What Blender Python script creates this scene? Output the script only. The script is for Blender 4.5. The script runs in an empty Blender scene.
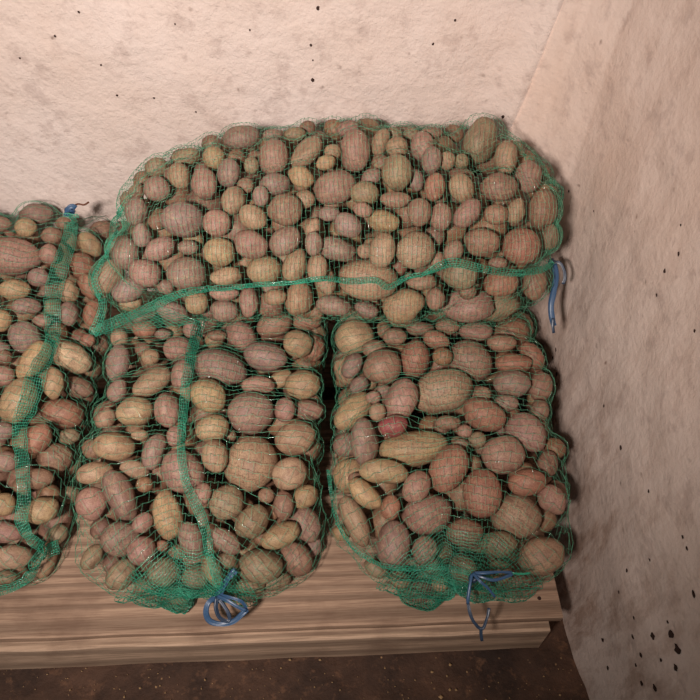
import bpy, bmesh, math, random
import numpy as np
from mathutils import Vector, Matrix, noise
from mathutils.bvhtree import BVHTree

random.seed(7); rng = np.random.RandomState(7)
SC = bpy.context.scene
COL = SC.collection
R = math.radians

# ------------------------------------------------------------------ camera
PITCH = R(50); CAMH = 1.34; F = 700.0
CAM = Vector((0, 0, CAMH))
cam = bpy.data.cameras.new('camera'); cam.lens = 36; cam.sensor_width = 36
cam.clip_start = 0.02
co = bpy.data.objects.new('camera', cam); COL.objects.link(co)
co.location = CAM; co.rotation_euler = (R(90) - PITCH, 0, 0)
SC.camera = co
FWD = Vector((0, math.cos(PITCH), -math.sin(PITCH)))
UP = Vector((0, math.sin(PITCH), math.cos(PITCH)))
RT = Vector((1, 0, 0))

def ray(px, py):
    return (FWD + RT * ((px - 350) / F) + UP * ((350 - py) / F))
def at_z(px, py, z):
    d = ray(px, py); return CAM + d * ((z - CAMH) / d.z)
def at_y(px, py, y):
    d = ray(px, py); return CAM + d * (y / d.y)

# ------------------------------------------------------------------ helpers
def tag(o, label=None, cat=None, group=None, kind=None):
    if label: o['label'] = label
    if cat: o['category'] = cat
    if group: o['group'] = group
    if kind: o['kind'] = kind
    return o

def obj(name, verts, faces, mat, parent=None, smooth=True):
    me = bpy.data.meshes.new(name)
    me.from_pydata([tuple(v) for v in verts], [], [tuple(f) for f in faces])
    me.materials.append(mat)
    if smooth:
        me.polygons.foreach_set('use_smooth', [True] * len(me.polygons))
    me.update()
    o = bpy.data.objects.new(name, me); COL.objects.link(o)
    if parent: o.parent = parent
    return o

def empty(name, loc=(0, 0, 0)):
    o = bpy.data.objects.new(name, None); COL.objects.link(o)
    o.location = loc; o.empty_display_size = .05
    return o

def parent_keep(o, p):
    o.parent = p
    o.matrix_parent_inverse = Matrix.Translation(p.location).inverted()

def srgb(r, g, b):
    f = lambda c: (c / 255 / 12.92) if c / 255 <= .04045 else ((c / 255 + .055) / 1.055) ** 2.4
    return (f(r), f(g), f(b), 1)

class NT:
    def __init__(s, name):
        s.m = bpy.data.materials.new(name); s.m.use_nodes = True
        s.t = s.m.node_tree; s.n = s.t.nodes; s.b = s.n['Principled BSDF']
    def add(s, typ, **k):
        n = s.n.new(typ)
        for a, v in k.items():
            if hasattr(n, a): setattr(n, a, v)
            else: n.inputs[a.replace('_', ' ')].default_value = v
        return n
    def l(s, a, b): s.t.links.new(a, b)
    def noise(s, vec, scale, detail=4, rough=.6):
        n = s.n.new('ShaderNodeTexNoise'); n.inputs['Scale'].default_value = scale
        n.inputs['Detail'].default_value = detail; n.inputs['Roughness'].default_value = rough
        if vec: s.l(vec, n.inputs['Vector'])
        return n.outputs['Fac']
    def ramp(s, fac, stops):
        r = s.n.new('ShaderNodeValToRGB'); s.l(fac, r.inputs[0])
        e = r.color_ramp.elements
        while len(e) < len(stops): e.new(.5)
        for i, (p, c) in enumerate(stops):
            e[i].position = p; e[i].color = c if len(c) == 4 else (*c, 1)
        return r.outputs[0]
    def mix(s, fac, a, b, typ='MIX'):
        m = s.n.new('ShaderNodeMix'); m.data_type = 'RGBA'; m.blend_type = typ
        for v, i in ((fac, 0), (a, 6), (b, 7)):
            if hasattr(v, 'links') or isinstance(v, bpy.types.NodeSocket): s.l(v, m.inputs[i])
            else: m.inputs[i].default_value = v
        return m.outputs[2]
    def math(s, op, a, b=0.0):
        m = s.n.new('ShaderNodeMath'); m.operation = op
        for i, v in enumerate((a, b)):
            if isinstance(v, bpy.types.NodeSocket): s.l(v, m.inputs[i])
            else: m.inputs[i].default_value = v
        return m.outputs[0]
    def bump(s, h, strength, dist, prev=None):
        b = s.n.new('ShaderNodeBump'); b.inputs['Strength'].default_value = strength
        b.inputs['Distance'].default_value = dist; s.l(h, b.inputs['Height'])
        if prev: s.l(prev, b.inputs['Normal'])
        s.l(b.outputs[0], s.b.inputs['Normal']); return b.outputs[0]
    def mapping(s, src='Object', scale=(1, 1, 1), loc=(0, 0, 0), rot=(0, 0, 0)):
        t = s.n.new('ShaderNodeTexCoord'); m = s.n.new('ShaderNodeMapping')
        m.inputs['Scale'].default_value = scale; m.inputs['Location'].default_value = loc
        m.inputs['Rotation'].default_value = rot
        s.l(t.outputs[src], m.inputs[0]); return m.outputs[0]

# ------------------------------------------------------------------ materials
W0, W1 = (0, 0, 0, 1), (1, 1, 1, 1)

def mat_potato(name, island=False):
    k = NT(name)
    if island:
        g = k.n.new('ShaderNodeNewGeometry')
        base = k.ramp(g.outputs['Random Per Island'], [(0, srgb(136, 101, 85)), (.25, srgb(152, 123, 91)), (.5, srgb(123, 94, 83)), (.75, srgb(147, 111, 80)), (1, srgb(138, 92, 78))])
        rnd = g.outputs['Random Per Island']
        vec = k.mapping('Object', (26, 26, 26))
    else:
        oi = k.n.new('ShaderNodeObjectInfo'); base = oi.outputs['Color']; rnd = oi.outputs['Random']
        tc = k.n.new('ShaderNodeTexCoord'); add = k.n.new('ShaderNodeVectorMath'); add.operation = 'ADD'
        mul = k.n.new('ShaderNodeVectorMath'); mul.operation = 'SCALE'
        cmb = k.n.new('ShaderNodeCombineXYZ')
        for i in range(3): k.l(rnd, cmb.inputs[i])
        k.l(cmb.outputs[0], mul.inputs[0]); mul.inputs['Scale'].default_value = 37
        k.l(tc.outputs['Object'], add.inputs[0]); k.l(mul.outputs[0], add.inputs[1]); vec = add.outputs[0]
    blot = k.ramp(k.noise(vec, 1.5, 5, .7), [(.38, W0), (.62, W1)])
    c = k.mix(k.math('MULTIPLY', blot, .85), base, k.mix(.62, base, srgb(116, 80, 66)))
    pale = k.ramp(k.noise(vec, 3.4, 6, .7), [(.48, W0), (.68, W1)])
    c = k.mix(k.math('MULTIPLY', pale, .5), c, srgb(184, 156, 124))
    v = k.n.new('ShaderNodeTexVoronoi'); v.inputs['Scale'].default_value = 5.5; k.l(vec, v.inputs['Vector'])
    spots = k.ramp(v.outputs['Distance'], [(.06, W1), (.17, W0)])
    c = k.mix(k.math('MULTIPLY', spots, .6), c, srgb(74, 48, 36))
    fine = k.noise(vec, 16, 4, .7)
    c = k.mix(k.math('MULTIPLY', k.ramp(fine, [(.46, W0), (.64, W1)]), .5), c, srgb(92, 66, 50))
    k.l(c, k.b.inputs['Base Color'])
    k.b.inputs['Roughness'].default_value = .58
    k.b.inputs['Specular IOR Level'].default_value = .4
    n1 = k.bump(k.noise(vec, 2.2, 3), .25, .006)
    n2 = k.bump(fine, .3, .0010, n1)
    k.bump(spots, -.5, .0015, n2)
    return k.m

def mat_net(name, col, rough=.3):
    k = NT(name)
    vec = k.mapping('Object')
    c = k.mix(k.ramp(k.noise(vec, 30, 3), [(.35, W0), (.7, W1)]), col, tuple(min(1, x * 1.8 + .02) for x in col[:3]) + (1,))
    k.l(c, k.b.inputs['Base Color'])
    k.b.inputs['Roughness'].default_value = rough
    k.b.inputs['Specular IOR Level'].default_value = .7
    k.b.inputs['Coat Weight'].default_value = .6; k.b.inputs['Coat Roughness'].default_value = .12
    # plastic film threads let some light through
    k.b.inputs['Transmission Weight'].default_value = .15
    return k.m

def mat_strap(name, col):
    k = NT(name)
    vec = k.mapping('Object', (1, 1, 1))
    f = k.noise(vec, 400, 2)
    c = k.mix(f, col, tuple(min(1, x * 2.2 + .01) for x in col[:3]) + (1,))
    k.l(c, k.b.inputs['Base Color'])
    k.b.inputs['Roughness'].default_value = .35
    k.bump(f, .3, .0005)
    return k.m

def mat_plaster(name, dirt):
    k = NT(name)
    vec = k.mapping('Object')
    big = k.noise(vec, 3.2, 5)
    c = k.mix(k.ramp(big, [(.35, W0), (.7, W1)]), *((srgb(229, 210, 199), srgb(218, 194, 179)) if dirt else (srgb(230, 214, 206), srgb(222, 202, 190))))
    # trowelled pits, grey specks
    mid = k.noise(vec, 26, 6, .62)
    c = k.mix(k.math('MULTIPLY', k.ramp(mid, [(.54, W0), (.66, W1)]), .34), c, srgb(166, 144, 136))
    v = k.n.new('ShaderNodeTexVoronoi'); v.inputs['Scale'].default_value = 26; v.inputs['Randomness'].default_value = 1
    wv = k.n.new('ShaderNodeVectorMath'); wv.operation = 'ADD'
    nz = k.n.new('ShaderNodeTexNoise'); nz.inputs['Scale'].default_value = 40; k.l(vec, nz.inputs['Vector'])
    sc = k.n.new('ShaderNodeVectorMath'); sc.operation = 'SCALE'; sc.inputs['Scale'].default_value = .03
    k.l(nz.outputs['Color'], sc.inputs[0]); k.l(vec, wv.inputs[0]); k.l(sc.outputs[0], wv.inputs[1])
    k.l(wv.outputs[0], v.inputs['Vector'])
    pit = k.ramp(v.outputs['Distance'], [(.05, W1), (.16, W0)])
    sel = k.ramp(k.noise(vec, 9, 2), [(.5, W0), (.6, W1)])
    pit = k.math('MULTIPLY', pit, sel)
    c = k.mix(k.math('MULTIPLY', pit, .7), c, srgb(112, 84, 72))
    # brown streaks running down
    vs = k.mapping('Object', (1, 1, .33) if dirt else (1, 1, 1))
    st = k.noise(vs, 24 if dirt else 7, 6, .7)
    if dirt:
        # rising damp and splashes: brown stains thickest in a ragged band low on the wall
        sep = k.n.new('ShaderNodeSeparateXYZ'); k.l(k.mapping('Object'), sep.inputs[0])
        hgt = k.math('ADD', sep.outputs[2], k.math('MULTIPLY', k.noise(vec, 4, 4), .5))
        band = k.ramp(hgt, [(.28, W1), (.75, (.28, .28, .28, 1))])
        c = k.mix(k.math('MULTIPLY', k.math('MULTIPLY', k.ramp(st, [(.46, W0), (.64, W1)]), band), .6), c, srgb(150, 112, 88))
    else:
        c = k.mix(k.math('MULTIPLY', k.ramp(st, [(.56, W0), (.8, W1)]), .25), c, srgb(186, 154, 134))
    k.l(c, k.b.inputs['Base Color'])
    k.b.inputs['Roughness'].default_value = .9
    k.b.inputs['Specular IOR Level'].default_value = .15
    n1 = k.bump(k.noise(vec, 17, 7, .65), .45 if dirt else .7, .014)
    n2 = k.bump(k.noise(vec, 85, 5, .65), .4 if dirt else .6, .004, n1)
    k.bump(pit, -.8, .004, n2)
    return k.m

def mat_wood(name, tint, seed=0):
    k = NT(name)
    vec = k.mapping('Object', (1.6, 30, 14))
    warp = k.noise(vec, 1.2, 4)
    w = k.n.new('ShaderNodeTexWave'); w.wave_type = 'RINGS'; w.rings_direction = 'X'
    w.inputs['Scale'].default_value = .6; w.inputs['Distortion'].default_value = 6
    w.inputs['Detail'].default_value = 4; w.inputs['Detail Scale'].default_value = .5
    k.l(k.mapping('Object', (.9, 34, 20), (0, 1.3 + seed, .9)), w.inputs['Vector'])
    g0 = k.ramp(w.outputs['Fac'], [(.1, W0), (.75, W1)])
    g = k.mix(k.ramp(k.noise(vec, .7, 4), [(.5, W0), (.7, W1)]), g0, (.75, .75, .75, 1))
    c = k.mix(g, tuple(x * .60 for x in tint[:3]) + (1,), tint)
    fib = k.noise(k.mapping('Object', (6, 190, 190)), 1.5, 4, .7)
    c = k.mix(k.math('MULTIPLY', k.ramp(fib, [(.42, W0), (.62, W1)]), .5), c, srgb(104, 78, 62))
    dirt = k.noise(k.mapping('Object'), 9, 5)
    c = k.mix(k.math('MULTIPLY', k.ramp(dirt, [(.5, W0), (.72, W1)]), .45), c, srgb(104, 78, 64))
    k.l(c, k.b.inputs['Base Color']); k.b.inputs['Roughness'].default_value = .8
    k.b.inputs['Specular IOR Level'].default_value = .25
    n1 = k.bump(g, .25, .001)
    k.bump(fib, .5, .001, n1)
    return k.m

def mat_floor(name):
    k = NT(name)
    vec = k.mapping('Object')
    c = k.mix(k.ramp(k.noise(vec, 9, 6, .65), [(.35, W0), (.68, W1)]), srgb(56, 40, 32), srgb(100, 72, 56))
    c = k.mix(k.math('MULTIPLY', k.ramp(k.noise(vec, 45, 5, .7), [(.55, W0), (.75, W1)]), .6), c, srgb(150, 108, 80))
    v = k.n.new('ShaderNodeTexVoronoi'); v.inputs['Scale'].default_value = 60; k.l(vec, v.inputs['Vector'])
    sp = k.ramp(v.outputs['Distance'], [(.06, W1), (.14, W0)])
    sel = k.ramp(k.noise(vec, 14, 2), [(.55, W0), (.62, W1)])
    c = k.mix(k.math('MULTIPLY', sp, sel), c, srgb(190, 150, 108))
    k.l(c, k.b.inputs['Base Color']); k.b.inputs['Roughness'].default_value = .85
    n1 = k.bump(k.noise(vec, 14, 6, .65), .8, .015)
    k.bump(k.noise(vec, 130, 3), .5, .002, n1)
    return k.m

def mat_plain(name, col, rough=.8):
    k = NT(name)
    c = k.mix(k.noise(k.mapping('Object'), 60, 3), col, tuple(x * .6 for x in col[:3]) + (1,))
    k.l(c, k.b.inputs['Base Color']); k.b.inputs['Roughness'].default_value = rough
    return k.m

M_POT = mat_potato('potato_skin'); M_POTS = mat_potato('potato_skin_heap', True)
M_NET = mat_net('green_net', srgb(78, 152, 118), .16)
M_SEAM = mat_net('green_seam', srgb(34, 138, 108), .3)
M_STRAP = mat_strap('blue_strap', srgb(38, 64, 92))
M_STRAPD = mat_strap('dark_blue_strap', srgb(30, 44, 62))
M_WALL = mat_plaster('plaster', False); M_WALLD = mat_plaster('plaster_dirty', True)
M_WOOD = mat_wood('pale_wood', srgb(188, 157, 133)); M_WOOD2 = mat_wood('grey_wood', srgb(206, 176, 150), 2.2)
M_FLOOR = mat_floor('earth_floor')
M_CRUMB = mat_plain('crumbs', srgb(206, 168, 120)); M_TWIG = mat_plain('twig', srgb(110, 66, 46))
M_MOULD = mat_plain('mould', srgb(62, 40, 32), .95)

# ------------------------------------------------------------------ room
def fbm(p, s, o=4):
    return noise.fractal(Vector(p) * s, 1.0, 2.0, o)

def grid(name, nu, nv, fn, mat, flip=False):
    vs = [fn(i / (nu - 1), j / (nv - 1)) for j in range(nv) for i in range(nu)]
    fs = []
    for j in range(nv - 1):
        for i in range(nu - 1):
            a = j * nu + i; f = (a, a + 1, a + nu + 1, a + nu)
            fs.append(f[::-1] if flip else f)
    return obj(name, vs, fs, mat)

WALL_Y = 1.205
def lean(z): return .20 * (z - .575)
CORNER_X = .30
def back_wall(u, v):
    z = -.05 + 2.25 * v
    x1 = CORNER_X + max(-.06, min(lean(z), .3))
    x = -1.9 + (x1 + 1.9) * u
    y = WALL_Y + .006 * fbm((x, 0, z), 5) + .010 * fbm((x, 3, z), 1.6)
    e = max(0, 1 - (x1 - x) / .07)
    y -= .028 * e ** 2.2
    return (x, y, z)
prof = [(0.0, (CORNER_X - .004, 1.186)), (.10, (.345, 1.155)), (.20, (.388, 1.09)), (.34, (.405, .93)), (.5, (.418, .70)), (.66, (.424, .46)), (.76, (.445, .30)), (.88, (.50, -.1)), (1, (.60, -.9))]
def side_wall(u, v):
    z = -.05 + 2.25 * v
    for (a, p), (b, q) in zip(prof, prof[1:]):
        if a <= u <= b + 1e-9:
            t = (u - a) / (b - a); x = p[0] + (q[0] - p[0]) * t; y = p[1] + (q[1] - p[1]) * t
            break
    ln = max(-.06, min(lean(z), .3)); k = max(0, 1 - u / .25)
    x += ln * k + max(-.06, min(.06 * (z - .1), .1)) * (1 - k)
    m = min(1, u / .03)
    x += m * (.005 * fbm((7, y * 1.0, z), 7) + .010 * fbm((9, y, z), 2.2))
    if z < .12: x -= 0.0 + .012 * (1 - z / .12) * m * (1 if u > .5 else 0)
    return (x, y, z)
wb = grid('wall_back', 200, 130, back_wall, M_WALL)
wr = grid('wall_right', 190, 130, side_wall, M_WALLD)
for w in (wb, wr):
    tag(w, kind='structure')
    so = w.modifiers.new('thick', 'SOLIDIFY'); so.thickness = .08; so.offset = -1
wb['label'] = 'rough whitewashed plaster back wall behind the sacks'
wr['label'] = 'stained plaster side wall beside the sacks'
def floor_fn(u, v):
    x = -1.9 + 2.6 * u; y = -1.0 + 2.3 * v
    return (x, y, -.002 + .003 * fbm((x, y, 0), 9) + .002 * fbm((x, y, 5), 30) - .004)
fl = grid('floor', 220, 200, floor_fn, M_FLOOR)
tag(fl, 'dark trodden earth floor with crumbs', kind='structure')
so = fl.modifiers.new('thick', 'SOLIDIFY'); so.thickness = .06; so.offset = -1

# mould spots: small irregular raised patches on the side wall
dg = bpy.context.evaluated_depsgraph_get()
wall_bvh = BVHTree.FromPolygons([v.co[:] for v in wr.data.vertices], [p.vertices[:] for p in wr.data.polygons])
wallb_bvh = BVHTree.FromPolygons([v.co[:] for v in wb.data.vertices], [p.vertices[:] for p in wb.data.polygons])
def spots(name, pts, bvh, parent):
    vs, fs = [], []
    for (px, py, r) in pts:
        h = bvh.ray_cast(CAM, ray(px, py).normalized())
        if h[0] is None: continue
        n = h[1]; n = n if n.dot(CAM - h[0]) > 0 else -n
        a = n.cross(Vector((0, 0, 1))).normalized(); b = n.cross(a)
        st = min(1.5, 1 / max(.3, abs(n.dot((CAM - h[0]).normalized()))))
        b0 = len(vs); k = 10; rr = r * .00165
        vs.append(h[0] + n * .0016)
        for i in range(k):
            t = i / k * 2 * math.pi
            q = rr * (.7 + .6 * random.random())
            vs.append(h[0] + (a * math.cos(t) * .8 * st + b * math.sin(t) * 1.15) * q + n * .0006)
        for i in range(k): fs.append((b0, b0 + 1 + i, b0 + 1 + (i + 1) % k))
    o = obj(name, vs, fs, M_MOULD, parent); o['kind'] = 'stuff'
    return o
sp = [(653, 636, 3), (671, 634, 3.4), (678, 650, 3.8), (633, 637, 2.2), (641, 655, 2.2), (676, 668, 2.5), (655, 688, 2.6), (642, 683, 2.2), (636, 665, 1.8), (603, 640, 1.8), (608, 668, 2),
      (621, 448, 2), (683, 537, 1.7), (687, 548, 1.7), (649, 491, 1.5), (556, 350, 2), (553, 358, 2), (557, 374, 2.4), (557, 384, 1.8), (556, 368, 1.4), (594, 211, 1), (679, 254, 1.5), (665, 271, 1.6), (657, 295, 1.3),
      (604, 406, 1.4), (695, 331, 1.5), (681, 225, 1), (694, 594, 2.4), (569, 191, 1.1), (627, 571, 1.6), (619, 592, 1.4), (650, 560, 1.3), (634, 618, 1.4), (661, 660, 1.6), (668, 622, 1.4)]
o = spots('mould_spots', sp, wall_bvh, None)
o.name = 'mould'; tag(o, 'dark brown mould spots speckling the plaster side wall low down', 'mould')

sp = [(79, 12, 1.3), (311, 45, 1.8), (313, 80, 2.4), (175, 24, 1), (117, 95, 1.3), (101, 65, 1.2), (154, 98, 1.2), (55, 36, 1.6), (196, 112, 1.2), (20, 58, 1.1), (250, 30, 1), (313, 60, 1), (318, 8, 2), (121, 232, 1.8), (455, 20, 1.4), (503, 117, 2), (433, 44, 1.4)]
o = spots('wall_pits', sp, wallb_bvh, None)
o.name = 'wall_specks'; tag(o, 'small dark specks scattered over the plaster back wall', 'specks')

# ------------------------------------------------------------------ pallet
PROT = R(2.2)
PTOP = .144
pal = empty('wooden_pallet', (.356, .385, 0))
pal.rotation_euler = (0, 0, PROT)
pal.location = at_z(561, 617, PTOP).xy.to_3d()
tag(pal, 'weathered pale wooden pallet on the earth floor under the potato sacks', 'pallet')
def board(name, x0, x1, y0, y1, z0, z1, mat, rough=.0015, seed=0, label=None):
    nx = max(2, int((x1 - x0) / .02)); ring = []
    # cross-section with worn edges, swept along x
    c = .003
    sec = [(y0 + c, z0), (y1 - c, z0), (y1, z0 + c), (y1, z1 - c), (y1 - c, z1), (y0 + c, z1), (y0, z1 - c), (y0, z0 + c)]
    cy = (y0 + y1) / 2; cz = (z0 + z1) / 2
    vs, fs = [], []
    n = len(sec)
    for i in range(nx + 1):
        x = x0 + (x1 - x0) * i / nx
        for (y, z) in sec:
            q = rough * noise.noise(Vector((x * 9 + seed, y * 30, z * 30)))
            zz = z + (q * .4 if z > cz else -abs(q) * .0)
            vs.append((x, y + q * (1 if y > cy else -1), min(zz, z1)))
        if i:
            for j in range(n):
                a = (i - 1) * n + j; b = (i - 1) * n + (j + 1) % n
                fs.append((a, b, b + n, a + n))
    fs.append(tuple(range(n))[::-1]); fs.append(tuple(nx * n + j for j in range(n)))
    o = obj(name, vs, fs, mat, pal, smooth=False)
    if label: o['label'] = label
    return o
y = 0
L = -1.2
for i, (a, b) in enumerate([(0, .258), (.262, .345), (.37, .47), (.515, .615), (.655, .80)]):
    board('deck_board', L, (.004, 0, 0, -.03, -.12)[i], a, b, PTOP - .022, PTOP, M_WOOD, .0022, i * 3)
board('stringer', L, -.016, -.014, .016, .022, PTOP - .0225, M_WOOD2, .003, 20, 'grey weathered front stringer')
for yy in (.32, .70): board('stringer', L, -.03 if yy < .5 else -.12, yy, yy + .09, .022, PTOP - .0225, M_WOOD2, .003, yy * 60)
for yy in (-.002, .33, .70): board('bottom_board', L, -.02 if yy < .6 else -.12, yy, yy + .1, 0, .0215, M_WOOD2, .003, yy * 40)
for xx in (-.145, -.67, -1.2):
    board('block', xx, xx + .125, .018, .11, .022, PTOP - .0225, M_WOOD2, .002, xx * 7)
# nails on the front board
def disc(name, c, r, h, mat, parent):
    vs = [(c[0], c[1], c[2] + h)]; fs = []
    for i in range(10): vs.append((c[0] + r * math.cos(i * .6283), c[1] + r * math.sin(i * .6283), c[2] + h * .6))
    for i in range(10): fs.append((0, 1 + i, 1 + (i + 1) % 10))
    return obj(name, vs, fs, mat, parent)
for xx in (-.03, -.09): disc('nail', (xx, .03 + abs(xx) * .1, PTOP - .0002), .0035, .001, M_MOULD, pal)

# ------------------------------------------------------------------ potato trace
# tile origin -> rows (cx, cy, length, width, angle, colour, [layer])  in 1/5.8333 px units
TOP, MID, RGT, LFT = 'top', 'mid', 'right', 'left'
T = {}
T[TOP] = {
 (80, 110): '580 385 140 115 90 t;450 460 140 130 0 m;600 645 235 190 -20 m;330 590 150 120 80 m;445 335 120 100 20 o;620 275 150 90 10 o 1;330 480 100 80 60 b 1',
 (200, 110): '240 160 190 120 10 m;80 280 120 115 90 y;160 370 150 120 80 m;420 280 190 160 80 p;30 430 175 140 90 p;620 250 210 120 45 t;575 395 145 110 -30 y;440 435 170 120 0 m;310 320 90 80 90 o 1;265 440 90 80 0 b 1;200 535 155 130 50 t;350 530 110 90 90 m;320 610 160 130 -30 t;500 590 190 170 0 b;612 520 110 100 0 t 1;100 660 150 140 0 p;440 150 110 70 0 m 1;540 145 120 80 0 o 1',
 (320, 110): '160 110 120 80 20 p;205 240 220 160 90 p;75 245 90 80 0 t;40 325 110 80 10 y;90 445 230 180 20 p;360 190 150 90 70 t;440 215 120 110 0 t;595 210 150 120 90 p;440 375 200 165 90 o;315 390 120 90 30 m 1;270 490 160 130 -20 o;430 530 170 90 0 b;575 590 150 130 90 b;265 595 110 80 -20 p;350 665 180 120 -10 y;165 670 155 125 -30 m;50 605 120 80 0 m 1;570 380 120 90 90 m 1;650 320 150 110 80 m;670 450 150 110 80 r;430 140 90 70 0 o 1;530 140 80 70 0 o 1;690 620 160 120 85 p;650 135 120 60 0 b',
 (440, 110): '230 190 260 170 75 o;385 280 180 120 85 t;515 390 170 140 80 p;340 450 200 150 -5 b;125 460 160 130 -60 t;150 600 180 120 50 p;330 610 130 110 0 b;440 590 140 100 70 t;600 590 210 155 90 b;20 300 100 90 90 t;120 300 80 80 0 o 1',
 (80, 220): '270 200 170 140 80 m;370 95 130 100 90 m;490 160 180 120 20 p;385 310 170 150 -20 p;170 330 200 140 50 t;290 420 190 130 30 m;620 300 210 180 0 m;490 385 90 80 0 m 1;160 545 130 90 15 y;530 530 180 110 -20 m;680 480 130 120 90 y;350 530 150 80 20 m 1;600 170 110 80 0 m 1',
 (200, 220): '125 190 170 150 -10 y;300 140 190 150 -15 p;500 120 180 140 40 m;150 320 170 100 10 t;370 270 190 160 -10 y;560 255 190 130 65 t;140 430 160 80 0 p 1;140 530 150 120 0 m;285 480 160 100 90 p;440 450 120 90 10 t;575 460 190 150 85 t;690 280 150 110 90 t;690 150 130 95 90 m;660 45 110 80 60 t 1',
 (320, 220): '25 340 170 110 -75 t;375 150 190 140 80 t;90 175 220 130 -15 m;240 180 90 80 0 t 1;550 180 210 200 20 t;275 350 320 220 -5 t;490 500 230 180 15 y;590 360 160 90 0 b 1;80 500 190 110 -10 m;270 520 130 80 -20 m;675 460 120 100 90 b;680 235 100 80 90 b 1',
 (440, 220): '240 130 190 150 0 b;470 155 200 195 0 r;80 180 120 100 60 b;115 310 190 180 0 o;355 370 180 140 10 r;550 370 180 130 80 b;165 500 290 180 0 p;450 570 220 170 0 o;340 250 100 70 0 b 1;640 90 140 90 90 b 1',
}
T[MID] = {
 (80, 310): '230 165 100 90 90 t;380 110 130 110 -20 r;565 210 150 130 0 p;410 275 95 90 0 t;220 310 200 120 80 m;220 470 130 100 60 m;430 420 230 130 35 t;580 380 160 110 80 p;305 595 200 160 -5 y;510 600 190 140 90 p;170 630 120 100 60 t;640 90 100 80 60 p;480 140 90 60 0 m 1;290 80 70 60 0 b 1',
 (200, 310): '240 150 190 150 -45 p;430 85 200 140 10 b;620 60 160 110 0 r;555 210 160 145 -30 y;670 220 150 120 70 r;160 345 290 200 -20 m;395 290 240 160 -10 m;470 375 140 90 30 y 1;570 440 190 160 10 y;320 440 180 100 0 p 1;50 500 200 170 -40 y;315 590 250 230 0 m;480 585 130 110 90 p;635 570 160 110 -5 p;120 150 100 60 0 b 1',
 (70, 420): '255 175 220 150 -5 y;160 300 190 120 10 t;130 480 180 165 90 p;290 470 300 150 -62 m;390 270 160 100 -15 t 1;510 215 200 120 75 m;625 300 260 210 -45 p;575 570 270 160 -75 y;430 600 120 100 60 p;600 85 110 90 90 p 1;400 90 90 60 0 t 1',
 (190, 420): '130 50 180 150 0 y;165 215 180 140 90 t;360 260 300 280 60 t;610 110 220 180 20 t;570 330 190 170 30 t;545 500 160 110 90 b;665 440 150 120 20 y;75 440 140 100 60 p;210 490 190 185 0 o;350 600 200 160 50 o;660 620 210 170 -60 m;80 570 100 70 90 b 1;440 430 90 80 0 b 2',
 (90, 500): '130 240 210 190 0 m;60 300 150 100 60 o;330 290 150 150 0 p;180 430 180 140 60 o;440 420 170 150 0 o;600 250 210 130 -70 m;620 440 150 130 0 o;480 290 110 80 0 o 1;430 270 70 60 0 r 1;690 385 170 100 -60 y;340 520 150 100 -20 o 1;520 580 170 110 -10 o 1',
 (210, 500): '100 230 195 115 -32 m;395 200 220 130 25 y;510 340 200 160 -60 b;300 370 240 180 0 o;90 360 110 90 0 o 1;610 280 110 90 60 m 1;240 500 160 100 0 o 1;400 460 150 90 20 o 1',
}
T[RGT] = {
 (320, 310): '180 165 210 200 0 y;90 350 160 110 -75 t;210 340 150 100 60 m;320 220 130 90 10 b 1;355 350 210 190 10 b;430 150 130 100 0 b;560 260 210 160 85 r;475 520 240 170 70 p;155 590 250 150 45 y;340 600 100 90 90 t;230 440 120 90 30 m 1;660 180 150 100 -20 r;590 110 150 80 0 b 1;380 470 90 80 0 m 1;310 510 80 70 0 p 1',
 (440, 310): '50 90 130 90 0 b;215 130 180 110 0 p;350 205 160 100 0 b;410 305 200 110 0 r;180 300 250 220 -40 b;40 470 340 240 8 t;420 430 200 150 0 m;530 270 170 110 -60 r;580 450 170 130 80 b;250 605 240 170 -20 r;390 530 130 90 0 m 1;220 490 90 80 0 b 1;580 590 120 100 80 b 1',
 (310, 420): '160 155 150 130 20 m;320 125 260 150 -85 m;500 50 160 120 15 x;612 157 385 195 8 T;180 300 195 190 0 y;435 320 270 135 -5 y;330 430 220 120 -40 y;270 570 290 130 -65 t;470 510 130 100 80 r;625 385 180 140 60 p;690 560 280 225 10 p;160 660 100 80 0 y 1;250 330 80 70 0 b 2',
 (430, 420): '110 290 270 190 60 r;300 420 260 210 90 r;430 195 230 200 10 p;550 350 200 140 10 r;560 110 240 200 -50 p;520 550 270 240 0 t;200 70 80 70 0 p 1;190 650 200 150 0 b;300 130 100 90 0 o 1;680 480 170 140 -60 p;170 150 90 60 0 b 1;670 240 150 110 80 b 1;90 30 140 80 0 b 1',
 (320, 500): '440 250 250 180 85 m;610 290 150 130 60 m;590 540 150 110 0 b 1;330 400 140 90 -30 o 1;460 460 120 90 -20 o 1;700 490 90 80 0 y 1',
 (460, 500): '210 250 200 140 0 o;460 310 260 200 15 t;340 480 180 90 10 b 1;120 500 120 90 0 o 1',
}
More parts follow.
